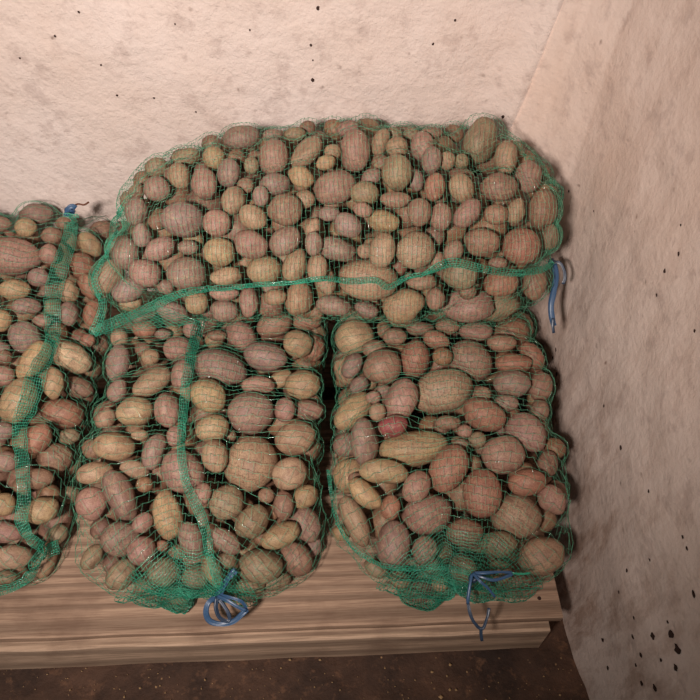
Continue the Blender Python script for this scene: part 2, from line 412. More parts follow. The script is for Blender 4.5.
T[LFT] = {
 (0, 190): '210 140 170 110 0 m;150 220 110 100 0 y;80 390 290 200 -5 p;370 195 80 70 0 b;300 265 110 90 0 b;285 375 110 95 90 p;520 325 150 110 -50 y;480 450 170 140 -40 r;510 560 150 95 -70 r;80 580 170 110 0 y;400 590 130 110 90 t;225 510 110 100 0 m;10 200 100 80 0 b;590 250 140 120 60 b 1',
 (0, 300): '165 45 150 90 0 m;230 115 100 70 0 p 1;400 80 130 100 80 m;130 220 180 160 -60 m;20 130 110 120 0 y;190 340 240 130 55 y;455 335 220 150 -30 Y;310 490 170 110 90 y;515 510 170 110 -20 b;100 580 250 170 70 y;20 450 120 110 0 p;590 270 120 100 60 b 1;510 235 80 70 0 r 1;540 70 150 90 80 r;10 280 100 80 0 m 1',
 (0, 400): '430 85 220 160 -10 r;225 225 170 130 65 r;370 340 180 160 0 b;230 460 150 110 0 b;30 360 130 110 0 m;20 610 120 120 0 y;410 210 110 90 0 o 1;20 180 110 100 0 m 1;400 560 120 100 0 o 1',
 (0, 500): '240 60 180 140 20 y;30 190 170 110 -15 p;350 170 220 150 60 b;270 430 190 120 75 t;70 330 200 130 0 t;110 560 240 130 10 t;40 450 120 90 0 o 1;400 330 120 100 60 o',
}
COLS = {'t': ('tan', srgb(161, 132, 106)), 'y': ('yellowish', srgb(171, 144, 108)), 'b': ('brown', srgb(138, 107, 89)), 'p': ('pinkish', srgb(157, 120, 108)),
        'm': ('dusky', srgb(140, 114, 104)), 'r': ('reddish', srgb(154, 106, 87)), 'o': ('olive', srgb(137, 121, 94)), 'x': ('magenta', srgb(148, 63, 71)),
        'T': ('tan', srgb(164, 137, 101)), 'Y': ('cream', srgb(192, 167, 138))}

# ------------------------------------------------------------------ sack guide shapes
class Sack:
    # axis from A to B (B = tied end); half width W, half height H(a)
    def __init__(s, name, A, B, W, H, p, zc, hh):
        s.name = name; s.A = Vector(A); s.B = Vector(B)
        s.L = (s.B.xy - s.A.xy).length; s.ax = ((s.B.xy - s.A.xy) / s.L).to_3d()
        s.side = Vector((-s.ax.y, s.ax.x, 0)); s.W = W; s.H = H; s.p = p; s.q = 2.4 if name == 'top' else 2.8; s.zc = zc; s.hh = hh
    def zcen(s, a): return np.interp(a, [x for x, _ in s.zc], [y for _, y in s.zc])
    def hgt(s, a): return np.interp(a, [x for x, _ in s.hh], [y for _, y in s.hh])
    def cen(s, a):
        q = s.A + s.ax * (a * s.L); return Vector((q.x, q.y, float(s.zcen(a))))
    def prof(s, a): return max(0, 1 - abs(2 * a - 1) ** s.p) ** (1 / s.p)
    def pt(s, a, ph, k=1.0):
        f = s.prof(a); c = s.cen(a); e = 2 / s.q
        cs, sn = math.cos(ph), math.sin(ph)
        X = math.copysign(abs(cs) ** e, cs) * s.W * f * k; Z = math.copysign(abs(sn) ** e, sn) * s.hgt(a) * f * k
        return c + s.side * X + Vector((0, 0, Z))
    def inside(s, P, marg):   # P Nx3 array -> bool
        d = P[:, :2] - np.array(s.A.xy); a = d @ np.array(s.ax.xy) / s.L
        x = d @ np.array(s.side.xy); z = P[:, 2] - s.zcen(a)
        f = np.maximum(1e-6, 1 - np.abs(2 * np.clip((a - .5) * (1 + marg * 2 / s.L) + .5, 0, 1) - 1) ** s.p) ** (1 / s.p)
        w = np.maximum(1e-4, s.W * f - marg); h = np.maximum(1e-4, s.hgt(a) * f - marg)
        return (np.abs(x / w) ** s.q + np.abs(z / h) ** s.q <= 1) & (a > 0) & (a < 1)
    def mesh(s, nu=60, nv=80):
        vs = []; fs = []
        for i in range(nu + 1):
            a = .5 - .5 * math.cos(math.pi * i / nu)
            for j in range(nv): vs.append(s.pt(a, 2 * math.pi * j / nv))
        for i in range(nu):
            for j in range(nv):
                fs.append((i * nv + j, i * nv + (j + 1) % nv, (i + 1) * nv + (j + 1) % nv, (i + 1) * nv + j))
        return BVHTree.FromPolygons(vs, fs)

LOW_T = .378
def lowsack(name, xa, xb, W, yf, yb=1.17, zback=.268, hback=.118):
    return Sack(name, (xa, yb, 0), (xb, yf, 0), W, .118, 3.9,
                [(0, zback), (.5, .268), (.8, .262), (1, .215)], [(0, hback), (.6, .119), (1, .085)])
SACKS = {
    MID: lowsack('mid', -.260, -.260, .217, .422),
    RGT: lowsack('right', .170, .174, .211, .428),
    LFT: lowsack('left', -.692, -.694, .214, .43, 1.16, .315, .125),
    TOP: Sack('top', (-.432, .965, 0), (.368, .985, 0), .190, .15, 3.4, [(0, .50), (.1, .522), (.5, .540), (1, .537)], [(0, .12), (.2, .15), (1, .152)]),
}
SACKS[LFT].zc = [(0, .366), (.3, .30), (.6, .268), (.8, .262), (1, .215)]

# ------------------------------------------------------------------ place the traced potatoes
class Pot: pass
POTS = []
for sk, tiles in T.items():
    S = SACKS[sk]; bv = S.mesh()
    cx, cy = {TOP: (335, 225), MID: (215, 440), RGT: (445, 450), LFT: (0, 420)}[sk]
    for (ox, oy), txt in tiles.items():
        for row in txt.split(';'):
            f = row.split(); x, y, w, h, ang = map(float, f[:5]); col = f[5]; lay = int(f[6]) if len(f) > 6 else 0
            px = ox + x / 5.8333; py = oy + y / 5.8333; w /= 5.8333; h /= 5.8333
            w *= 1.13; h *= 1.13
            qx, qy = px, py
            for it in range(40):
                d = ray(qx, qy).normalized(); hit = bv.ray_cast(CAM, d)
                if hit[0] is not None: break
                qx += (cx - qx) * .03; qy += (cy - qy) * .03
            if hit[0] is None: continue
            loc, n = hit[0], hit[1]
            if n.dot(d) > 0: n = -n
            D = (loc - CAM).dot(FWD)
            d = ray(px, py).normalized() if (abs(px - qx) + abs(py - qy)) < 14 else d
            la = w / 2 / F * D; lb = h / 2 / F * D; lc = (la * .35 + lb * .65) * random.uniform(.86, .98)
            cosi = max(.45, abs(n.dot(d)))
            t = (loc - CAM).length + lc * .96 / cosi + lay * .022
            P = Pot(); P.c = CAM + d * t
            sc = (P.c - CAM).dot(FWD) / D
            P.s = np.array([la, lb, lc]) * sc
            r1 = RT - d * RT.dot(d); r1.normalize(); u1 = r1.cross(d).normalized()
            a = R(ang); X = r1 * math.cos(a) + u1 * math.sin(a); Y = -r1 * math.sin(a) + u1 * math.cos(a); Z = X.cross(Y)
            # roll the long axis a little out of the picture plane so it lies along the sack
            P.R = np.array([[X.x, Y.x, Z.x], [X.y, Y.y, Z.y], [X.z, Y.z, Z.z]])
            P.d = np.array(d); P.sack = sk; P.col = col; P.lay = lay; P.px = px; P.py = py; P.w = w; P.h = h; P.big = w * h
            POTS.append(P)
N = len(POTS)
C = np.array([p.c[:] for p in POTS]); SZ = np.array([p.s for p in POTS]); RM = np.array([p.R for p in POTS]); DV = np.array([p.d for p in POTS])
SID = np.array([list(SACKS).index(p.sack) for p in POTS])
def support(i, u):      # ellipsoid radius of contact along unit u: mean of ray radius and support width
    l = RM[i].transpose(0, 2, 1) @ u[:, :, None]; l = l[:, :, 0]
    rr = 1 / np.sqrt(((l / SZ[i]) ** 2).sum(1)); hh = np.sqrt(((l * SZ[i]) ** 2).sum(1))
    return .42 * rr + .58 * hh
C0 = C.copy()
def contain(C):
    # keep within the guide shapes' floor and off the walls
    pass
for it in range(520):
    d = C[:, None] - C[None]; dist = np.sqrt((d ** 2).sum(2)) + 1e-9
    ii, jj = np.where((dist < .10) & (np.arange(N)[:, None] < np.arange(N)[None]))
    u = d[ii, jj] / dist[ii, jj][:, None]
    gap = dist[ii, jj] - (support(ii, u) + support(jj, u)) * 1.025
    m = gap < 0
    if not m.any(): break
    ii, jj, u, gap = ii[m], jj[m], u[m], -gap[m]
    mv = np.zeros_like(C)
    # push along the separation, but mostly in depth; the one already deeper goes deeper
    dm = (DV[ii] + DV[jj]) / 2; dep = (u * dm).sum(1)
    sgn = np.where(np.abs(dep) < .05, np.where(SZ[ii].prod(1) < SZ[jj].prod(1), 1, -1), np.sign(dep))
    lat = u - dm * dep[:, None]
    k_l = .38; k_d = .6
    va = lat * (gap * k_l)[:, None]; vd = dm * (sgn * gap * k_d * (.25 + np.abs(dep)))[:, None]
    wi = np.where(sgn > 0, .8, .2)[:, None]
    np.add.at(mv, ii, va * .5 + vd * wi); np.add.at(mv, jj, -va * .5 - vd * (1 - wi))
    C += np.clip(mv, -.004, .004)
    C += (C0 - C) * .002
    # floor of the sacks
    for k in range(N): pass
    low = SZ.min(1) * .9
    C[:, 2] = np.maximum(C[:, 2], PTOP + .006 + low)
    # neighbouring sacks only touch
    rx0 = np.sqrt(((RM[:, 0, :] * SZ) ** 2).sum(1)) * 1.05 + .0045
    mm = SID == 0; C[mm, 0] = np.minimum(C[mm, 0], -.0415 - rx0[mm])
    mm = SID == 0; C[mm, 0] = np.maximum(C[mm, 0], -.470 + rx0[mm])
    mm = SID == 2; C[mm, 0] = np.minimum(C[mm, 0], -.480 - rx0[mm])
    mm = SID == 1; C[mm, 0] = np.maximum(C[mm, 0], -.037 + rx0[mm])
    hz1 = np.sqrt(((RM[:, 2, :] * SZ) ** 2).sum(1)) * 1.05
    mm = (SID == 3); C[mm, 2] = np.maximum(C[mm, 2], .392 + hz1[mm])
    mm = ((SID == 0) | (SID == 1)) & (C[:, 1] > .80); C[mm, 2] = np.minimum(C[mm, 2], .380 - hz1[mm])
    # walls
    C[:, 1] = np.minimum(C[:, 1], WALL_Y - .022 - SZ[:, 1:].max(1))
    wx = np.interp(C[:, 1], [.3, .46, .7, .93, 1.09, 1.165], [.425, .404, .395, .385, .37, .35]) - .012
    rx = np.sqrt(((RM[:, 0, :] * SZ) ** 2).sum(1))
    C[:, 0] = np.minimum(C[:, 0], wx - rx)
# vertical extents against pallet
hz = np.sqrt(((RM[:, 2, :] * SZ) ** 2).sum(1)); C[:, 2] = np.maximum(C[:, 2], PTOP + .004 + hz)
# shrink whatever still overlaps
for it in range(8):
    d = C[:, None] - C[None]; dist = np.sqrt((d ** 2).sum(2)) + 1e-9
    ii, jj = np.where((dist < .10) & (np.arange(N)[:, None] < np.arange(N)[None]))
    u = d[ii, jj] / dist[ii, jj][:, None]
    q = dist[ii, jj] / (support(ii, u) + support(jj, u))
    sh = np.ones(N)
    for i, j, v in zip(ii, jj, q):
        if v < 1.04:
            f = max(.96, min(.998, (v / 1.04) ** .5)); sh[i] = min(sh[i], f); sh[j] = min(sh[j], f)
    SZ *= sh[:, None]
print('traced', N, 'mean shift', np.abs(C - C0).mean(), 'size', SZ.mean(0))

# ------------------------------------------------------------------ filler potatoes deeper in and round the back
FC, FS, FR, FK = [], [], [], []
allC = [c for c in C]; allr = [float(np.sort(s)[1:].mean()) for s in SZ]
Cn = np.array(allC); 
order = list(SACKS)
maxn = 2400
AC = np.zeros((maxn, 3)); AS = np.zeros((maxn, 3)); AR = np.zeros((maxn, 3, 3)); n_all = N
AC[:N] = C; AS[:N] = SZ; AR[:N] = RM
def rand_rot():
    q = rng.normal(size=4); q /= np.linalg.norm(q); w, x, y, z = q
    return np.array([[1 - 2 * (y * y + z * z), 2 * (x * y - z * w), 2 * (x * z + y * w)], [2 * (x * y + z * w), 1 - 2 * (x * x + z * z), 2 * (y * z - x * w)], [2 * (x * z - y * w), 2 * (y * z + x * w), 1 - 2 * (x * x + y * y)]])
for sk, S in SACKS.items():
    lo = np.array([min(S.A.x, S.B.x) - (.25 if sk != TOP else 0), min(S.A.y, S.B.y) - (0 if sk != TOP else .25), .1])
    hi = np.array([max(S.A.x, S.B.x) + (.25 if sk != TOP else 0), max(S.A.y, S.B.y) + (0 if sk != TOP else .25), .72])
    for rad, tries in ((.034, 6000), (.029, 12000), (.024, 20000), (.019, 24000), (.015, 14000)):
        P = lo + rng.rand(tries, 3) * (hi - lo)
        P = P[S.inside(P, rad * .96 + .001)]
        # never in front of the traced layer: stay behind the guide surface seen from the camera
        for p in P:
            s3 = np.array([rad * 1.12, rad, rad * .95]) * rng.uniform(.94, 1.0)
            Rr = rand_rot()
            hz_ = math.sqrt(((Rr[2] * s3) ** 2).sum())
            if p[2] - hz_ < PTOP + .003: continue
            if p[1] + rad * 1.15 > WALL_Y - .03: continue
            if sk == MID and not -.472 + rad * 1.12 < p[0] < -.0435 - rad * 1.12: continue
            if sk == TOP and p[2] - hz_ < .395: continue
            if sk == LFT and p[0] > -.480 - rad * 1.12: continue
            if sk == RGT and not -.036 + rad * 1.12 < p[0]: continue
            d = p - AC[:n_all]; dist = np.sqrt((d ** 2).sum(1)); near = np.where(dist < .11)[0]
            if len(near):
                u = d[near] / (dist[near][:, None] + 1e-9)
                l = np.einsum('nji,nj->ni', AR[near], u); hh = np.sqrt(((l * AS[near]) ** 2).sum(1))
                rr = 1 / np.sqrt(((l / AS[near]) ** 2).sum(1))
                l2 = u @ Rr; h2 = np.sqrt(((l2 * s3) ** 2).sum(1))
                if (dist[near] < ((.3 * rr + .7 * hh) + h2) * 1.045).any(): continue
            if n_all >= maxn: break
            AC[n_all] = p; AS[n_all] = s3; AR[n_all] = Rr; FK.append(sk); n_all += 1
print('filler', n_all - N)

# potato base meshes (unit, max radius ~1)
def potato_mesh(seed, sub, bend=0.0, lump=.07):
    bm = bmesh.new(); bmesh.ops.create_icosphere(bm, subdivisions=sub, radius=1)
    off = Vector((seed * 3.1, seed * 1.7, seed * .9))
    mx = 0
    for v in bm.verts:
        p = v.co.copy()
        r = 1 + lump * 1.5 * noise.noise(p * 1.1 + off) + lump * .4 * noise.noise(p * 2.3 + off)
        e = 0
        n_ = 2.14
        q = p * r / (abs(p.x) ** n_ + abs(p.y) ** n_ + abs(p.z) ** n_) ** (1 / n_)
        q.y += bend * (.35 - q.x * q.x)
        v.co = q
    for ax in range(3):
        lo = min(v.co[ax] for v in bm.verts); hi = max(v.co[ax] for v in bm.verts)
        for v in bm.verts: v.co[ax] = (v.co[ax] - (lo + hi) / 2) * 2 / (hi - lo)
    far = max(v.co.length for v in bm.verts)
    if far > 1.055:
        for v in bm.verts:
            l = v.co.length
            if l > 1.0: v.co *= (1 + (l - 1) * .055 / (far - 1)) / l
    me = bpy.data.meshes.new('potato'); bm.to_mesh(me); bm.free()
    me.polygons.foreach_set('use_smooth', [True] * len(me.polygons)); me.materials.append(M_POT)
    return me
ROUND = [potato_mesh(i, 3, 0, .10) for i in range(7)]
OVAL = [potato_mesh(20 + i, 3, 0, .13) for i in range(7)]
LONG = [potato_mesh(40 + i, 3, .10 * (1 if i % 2 else -1), .14) for i in range(5)]

# labels
SN = {TOP: 'top sack', MID: 'middle sack', RGT: 'right bottom sack', LFT: 'left sack'}
def zone(P):
    x, y = P.px, P.py
    if P.sack == TOP:
        ys = np.interp(x, [90, 160, 200, 330, 390, 440, 545], [335, 303, 288, 281, 284, 268, 271])
        row = 'below seam' if y > ys + 3 else 'just above seam' if y > ys - 34 else 'midway up' if y > 190 else 'high by wall' if y > 160 else 'along very top'
        colm = 'left end' if x < 190 else 'left of centre' if x < 285 else 'centre' if x < 375 else 'right of centre' if x < 465 else 'right end'
    elif P.sack == MID:
        row = 'under top sack' if y < 350 else 'upper part' if y < 400 else 'middle height' if y < 465 else 'lower part' if y < 530 else 'tied bottom'
        xs = np.interp(y, [320, 400, 460, 520, 580], [200, 184, 182, 200, 222])
        colm = 'far left edge' if x < 130 else 'left of seam' if x < xs else 'right of seam' if x < 265 else 'far right edge'
    elif P.sack == RGT:
        row = 'under top sack' if y < 350 else 'upper part' if y < 400 else 'middle height' if y < 465 else 'lower part' if y < 530 else 'tied bottom'
        colm = 'left edge' if x < 372 else 'left of centre' if x < 430 else 'right of centre' if x < 500 else 'by side wall'
    else:
        row = 'tied top' if y < 250 else 'upper part' if y < 330 else 'middle height' if y < 420 else 'lower part' if y < 510 else 'bottom'
        xs = np.interp(y, [210, 320, 380, 440, 540], [72, 52, 35, 18, 30])
        colm = 'left of seam' if x < xs else 'right of seam'
    return row, colm
def words_(P):
    q = P.w / max(P.h, 1)
    A = P.w * P.h
    size = 'tiny' if A < 330 else 'small' if A < 560 else 'medium' if A < 900 else 'large' if A < 1500 else 'huge'
    shape = 'round' if q < 1.18 else 'oval' if q < 1.6 else 'long'
    c = COLS[P.col][0]
    if P.col == 'T': shape = 'knobbly long'
    return size, c, shape
ORD = ['leftmost', 'second from left', 'third from left', 'fourth from left', 'fifth from left', 'sixth from left']
lab = {}
for i, P in enumerate(POTS):
    s, c, sh = words_(P); r, cl = zone(P)
    P.lay_t = 'half-hidden ' if P.lay else ''
    lab.setdefault(f"{P.lay_t}{s} {c} {sh} potato, {r}, {cl}, {SN[P.sack]}", []).append(i)
for L_, ids in lab.items():
    if len(ids) == 1: POTS[ids[0]].label = L_
    else:
        xs = [POTS[i].px for i in ids]; ys = [POTS[i].py for i in ids]
        if len(ids) == 2:
            o2 = sorted(ids, key=(lambda i: POTS[i].px) if max(xs) - min(xs) > max(ys) - min(ys) else (lambda i: POTS[i].py))
            nm = ('left one', 'right one') if max(xs) - min(xs) > max(ys) - min(ys) else ('upper one', 'lower one')
            for i, n_ in zip(o2, nm): POTS[i].label = L_.replace(' potato', ' potato, ' + n_, 1)
        else:
            o2 = sorted(ids, key=lambda i: POTS[i].px)
            for k, i in enumerate(o2): POTS[i].label = L_.replace(' potato', ' potato, ' + (ORD[k] if k < len(o2) - 1 else 'rightmost'), 1)
mw = max(len(P.label.replace(',', '').split()) for P in POTS)
print('label words max', mw, 'dups', len(POTS) - len({P.label for P in POTS}), 'multi', sum(len(v) > 1 for v in lab.values()))
GN = {TOP: 'potatoes in the sack lying on top', MID: 'potatoes in the middle sack', RGT: 'potatoes in the sack by the side wall', LFT: 'potatoes in the left sack'}
def make_potato(P, i):
    q = P.w / P.h
    me = random.choice(ROUND if q < 1.18 else OVAL if q < 1.6 else LONG)
    o = bpy.data.objects.new('potato', me); COL.objects.link(o)
    Mx = Matrix([list(RM[i][r]) + [0] for r in range(3)] + [[0, 0, 0, 1]])
    o.matrix_world = Matrix.Translation(Vector(C[i])) @ Mx @ Matrix.Diagonal((*SZ[i], 1))
    c = COLS[P.col][1]; v = random.uniform(.95, 1.24)
    o.color = (min(1, c[0] * v * random.uniform(.96, 1.04)), min(1, c[1] * v), min(1, c[2] * v * random.uniform(.94, 1.06)), 1)
    tag(o, P.label, 'potato', GN[P.sack])
for i, P in enumerate(POTS): make_potato(P, i)

# heap: everything past the three hundred largest in view
me0 = potato_mesh(77, 2, 0, .10)
bv0 = np.array([v.co[:] for v in me0.vertices]); bf0 = np.array([p.vertices[:] for p in me0.polygons])
vv, ff = [], []
for k in range(N, n_all):
    vv.append((bv0 * AS[k]) @ AR[k].T + AC[k]); ff.append(bf0 + (k - N) * len(bv0))
heap = obj('potato_heap', np.concatenate(vv).tolist(), np.concatenate(ff).tolist(), M_POTS)
tag(heap, 'rest of the potatoes, deep inside and round the backs of the net sacks', 'potatoes', kind='stuff')

# ------------------------------------------------------------------ nets shrunk over the potatoes
class Net:
    def __init__(s, sk, ns=110, nphi=150, push=.0022):
        S = SACKS[sk]; s.S = S; s.ns, s.nphi = ns, nphi
        cap = .20 if sk != TOP else .17
        s.cap = cap
        idx = [i for i in range(N) if POTS[i].sack == sk]
        fidx = [N + k for k in range(n_all - N) if FK[k] == sk]
        c = np.concatenate([C[idx], AC[fidx]]); z = np.concatenate([SZ[idx], AS[fidx]]); r = np.concatenate([RM[idx], AR[fidx]])
        z = z * 1.05; Ainv = r.transpose(0, 2, 1) / z[:, :, None]      # maps world -> unit sphere
        O = np.zeros((ns, nphi, 3)); D = np.zeros((ns, nphi, 3))
        for i in range(ns):
            t = i / (ns - 1)
            for j in range(nphi):
                ph = 2 * math.pi * j / nphi
                o, d = s.od(t, ph); O[i, j] = o; D[i, j] = d
        O = O.reshape(-1, 3); D = D.reshape(-1, 3); best = np.zeros(len(O))
        for k in range(len(c)):
            o = (O - c[k]) @ Ainv[k].T; d = D @ Ainv[k].T
            a = (d * d).sum(1); b = (o * d).sum(1); cc = (o * o).sum(1) - 1.0
            disc_ = b * b - a * cc; ok = disc_ > 0
            tt = np.where(ok, (-b + np.sqrt(np.maximum(disc_, 0))) / a, 0)
            best = np.maximum(best, tt)
        r0 = best.reshape(ns, nphi) + push
        # dilate so that no thread between grid nodes cuts a skin
        dl = r0.copy()
        for a_, b_ in ((1, 0), (-1, 0), (0, 1), (0, -1)):
            q = np.roll(r0, b_, 1) if b_ else np.vstack([r0[1:], r0[-1:]]) if a_ > 0 else np.vstack([r0[:1], r0[:-1]])
            dl = np.maximum(dl, q * .998)
        r0 = dl
        rr = r0.copy()
        for it in range(20):
            up = np.vstack([rr[:1].mean() * np.ones((1, nphi)), rr[:-1]]); dn = np.vstack([rr[1:], rr[-1:].mean() * np.ones((1, nphi))])
            av = (up + dn + np.roll(rr, 1, 1) + np.roll(rr, -1, 1)) / 4
            rr = np.maximum(r0, av * .997)
        rr[0] = rr[0].max(); rr[-1] = rr[-1].max()
        s.rr = rr
    def od(s, t, ph):
        # capsule style rays: caps fan out from their own centres
        S = s.S; cp = .20
        e0 = s.cap / S.L; rd_side = math.cos(ph); rd_up = math.sin(ph)
        if t < cp: a = e0; th = (1 - t / cp) * math.pi / 2; sg = -1
        elif t > 1 - cp: a = 1 - e0; th = (t - (1 - cp)) / cp * math.pi / 2; sg = 1
        else: a = e0 + (1 - 2 * e0) * (t - cp) / (1 - 2 * cp); th = 0; sg = 1
        o = S.cen(a); tgt = S.cen(0 if sg < 0 else 1)
        axd = S.ax * sg
        if th > 0:
            axd = Vector((tgt.x - o.x, tgt.y - o.y, (tgt.z - o.z))).normalized()
        rad = S.side * rd_side + Vector((0, 0, rd_up))
        d = rad * math.cos(th) + axd * math.sin(th)
        return o, d.normalized()
    def P(s, t, ph, off=0):
        t = min(max(t, 0), 1); u = t * (s.ns - 1); i = min(int(u), s.ns - 2); fu = u - i
        v = (ph / (2 * math.pi)) % 1 * s.nphi; j = int(v) % s.nphi; fv = v - int(v); j2 = (j + 1) % s.nphi
        r = (s.rr[i, j] * (1 - fu) + s.rr[i + 1, j] * fu) * (1 - fv) + (s.rr[i, j2] * (1 - fu) + s.rr[i + 1, j2] * fu) * fv
        o, d = s.od(t, ph)
        q = o + d * (r + off)
        if q.z < PTOP + .0016: q.z = PTOP + .0016
        return q
    def bvh(s):
        vs, fs = [], []
        for i in range(s.ns):
            for j in range(s.nphi): vs.append(s.P(i / (s.ns - 1), 2 * math.pi * j / s.nphi, .0005))
        for i in range(s.ns - 1):
            for j in range(s.nphi):
                fs.append((i * s.nphi + j, i * s.nphi + (j + 1) % s.nphi, (i + 1) * s.nphi + (j + 1) % s.nphi, (i + 1) * s.nphi + j))
        return BVHTree.FromPolygons(vs, fs)
    def wires(s, name, parent, dring, dconn, thick, off, mat, t0=.0, t1=1.0, crump=0.0, tilt=0.0, ncmul=1):
        # equal spacing of rings along the side line
        ts = np.linspace(t0, t1, 400); pts = [np.mean([s.P(t, ph)[:] for ph in (0, math.pi / 2, math.pi)], 0) * 0 + np.array(s.P(t, math.pi / 2)[:]) for t in ts]
        al = np.concatenate([[0], np.cumsum([np.linalg.norm(b - a) for a, b in zip(pts, pts[1:])])])
        nr = max(3, int(al[-1] / dring)); tr = np.interp(np.linspace(0, al[-1], nr + 1), al, ts)
        per = 2 * math.pi * (s.S.W + s.S.H) / 2
        nc = int(per / dconn) // 2 * 2
        vs, fs = [], []
        for i, t in enumerate(tr):
            dt = (tr[min(i + 1, nr)] - tr[max(i - 1, 0)]) / 2
            for k in range(nc):
                ph = 2 * math.pi * k / nc + R(17)
                # knitted scallops + uneven pull of the threads
                w = .09 * (1 if (k + i) % 2 else -1) + .38 * noise.noise(Vector((math.cos(ph) * 2.2, math.sin(ph) * 2.2, t * 7 + 11))) + .15 * noise.noise(Vector((k * .7, i * .9, 3)))
                tt = min(max(t + dt * w * (1 if 0 < i < nr else 0) + tilt * math.sin(ph), t0), t1)
                o_ = off
                if crump: o_ += crump * (1 + noise.noise(Vector((math.cos(ph) * 9, math.sin(ph) * 9, t * 10)))) + .4 * crump * (1 + noise.noise(Vector((k * .6, i * .5, 9))))
                vs.append(s.P(tt, ph, o_))
        for i in range(nr):
            for k in range(0, nc, 2):
                k0 = (k + (i % 2)) % nc; k1 = (k0 + 1) % nc; k2 = (k0 + 2) % nc
                a = i * nc; b = (i + 1) * nc
                fs.append((a + k0, a + k1, a + k2, b + k2, b + k1, b + k0))
        o = obj(name, vs, fs, mat, None)
        w = o.modifiers.new('threads', 'WIREFRAME'); w.thickness = thick; w.use_even_offset = False; w.use_replace = True; w.use_boundary = True
        parent_keep(o, parent); return o

def wire_grid(name, vs, nu, nv, mat, parent, thick):
    fs = [(j * nu + i, j * nu + i + 1, (j + 1) * nu + i + 1, (j + 1) * nu + i) for j in range(nv - 1) for i in range(nu - 1)]
    o = obj(name, vs, fs, mat)
    w = o.modifiers.new('threads', 'WIREFRAME'); w.thickness = thick; w.use_even_offset = False; w.use_boundary = True
    parent_keep(o, parent); return o

def resample(pts, step):
    pts = [Vector(p) for p in pts]
    # catmull-rom then even spacing
    q = []
    for i in range(len(pts) - 1):
        p0 = pts[max(i - 1, 0)]; p1 = pts[i]; p2 = pts[i + 1]; p3 = pts[min(i + 2, len(pts) - 1)]
        for k in range(12):
            t = k / 12
            q.append(.5 * ((2 * p1) + (p2 - p0) * t + (2 * p0 - 5 * p1 + 4 * p2 - p3) * t * t + (3 * p1 - p0 - 3 * p2 + p3) * t ** 3))
    q.append(pts[-1])
    al = [0]
    for a, b in zip(q, q[1:]): al.append(al[-1] + (b - a).length)
    n = max(2, int(al[-1] / step)); out = []; j = 0
    for i in range(n + 1):
        s = al[-1] * i / n
        while j < len(q) - 2 and al[j + 1] < s: j += 1
        f = (s - al[j]) / max(1e-9, al[j + 1] - al[j]); out.append(q[j].lerp(q[j + 1], min(1, f)))
    return out

def seam(name, pix, bvh, parent, mat=None, lift=.003, m=6, step=.0044, thick=.00125, seed=0, label=None, wk=.85):
    # pix: (px, py, width in px); laid on the net
    P2 = resample([(a, b, c) for a, b, c in pix], 1.0)
    pts = []; lastd = 1.25
    for p in P2:
        d = ray(p.x, p.y).normalized(); h = bvh.ray_cast(CAM, d)
        if h[0] is not None:
            lastd = h[3]; loc = h[0]; n = h[1] if h[1].dot(d) < 0 else -h[1]
        else: loc = CAM + d * lastd; n = -d
        pts.append((loc, (n - d * .6).normalized(), p.z * .00175 / 2 * wk))
    # smooth depth so the band spans the hollows
    locs = [p[0] for p in pts]
    for _ in range(10):
        locs = [locs[0]] + [(locs[i - 1] + locs[i] * 2 + locs[i + 1]) / 4 for i in range(1, len(locs) - 1)] + [locs[-1]]
    res = []
    for (l0, n, w), l1 in zip(pts, locs):
        if (l1 - l0).dot(n) < 0: l1 = l0
        res.append((l1, n, w))
    acc = 0; rows = [res[0]]
    for a, b in zip(res, res[1:]):
        acc += (b[0] - a[0]).length
        if acc >= step: rows.append(b); acc = 0
    vs = []
    for k, (l, n, w) in enumerate(rows):
        a = rows[max(k - 1, 0)][0]; b = rows[min(k + 1, len(rows) - 1)][0]
        t = (b - a).normalized(); s = t.cross(n).normalized()
        for i in range(m):
            x = (i / (m - 1) - .5) * 2
            ww = w * (1 + .25 * noise.noise(Vector((k * .35, seed, 0))))
            cr = noise.noise(Vector((k * .55, i * 1.1, seed))) * .0036 + .0018 * (1 - x * x)
            vs.append(l + s * (x * ww) + n * (lift + cr) + t * (noise.noise(Vector((k * .8, i * .7, seed + 5))) * .002))
    o = wire_grid(name, vs, m, len(rows), mat or M_SEAM, parent, thick)
    if label: o['label'] = label
    return o

def strap(name, pts, width, mat, parent, seed=0, thick=.0006, twist=.8):
    # flat raffia ribbon through world points
    q = resample(pts, .003); vs, fs = [], []; m = 5
    prev = Vector((0, 0, 1))
    for k, p in enumerate(q):
        t = (q[min(k + 1, len(q) - 1)] - q[max(k - 1, 0)]).normalized()
        n = (prev - t * prev.dot(t)).normalized() if k else (CAM - p).normalized()
        n = (n * .9 + (CAM - p).normalized() * .1); n = (n - t * n.dot(t)).normalized(); prev = n
        a = twist * noise.noise(Vector((k * .06, seed, 0))); s = t.cross(n)
        s2 = s * math.cos(a) + n * math.sin(a); n2 = n * math.cos(a) - s * math.sin(a)
        w = width / 2 * (1 + .25 * noise.noise(Vector((k * .12, seed, 4))))
        for i in range(m):
            x = (i / (m - 1) - .5) * 2; fold = .0009 * math.cos(x * 4 + seed)
            vs.append(p + s2 * x * w + n2 * (fold + thick))
        for i in range(m):
            x = -(i / (m - 1) - .5) * 2; fold = .0009 * math.cos(x * 4 + seed)
            vs.append(p + s2 * x * w + n2 * (fold - thick))
        if k:
            b = (k - 1) * 2 * m
            for i in range(2 * m):
                j = (i + 1) % (2 * m); fs.append((b + i, b + j, b + 2 * m + j, b + 2 * m + i))
    fs.append(tuple(range(2 * m))[::-1]); e = (len(q) - 1) * 2 * m; fs.append(tuple(e + i for i in range(2 * m)))
    o = obj(name, vs, fs, mat); parent_keep(o, parent); return o

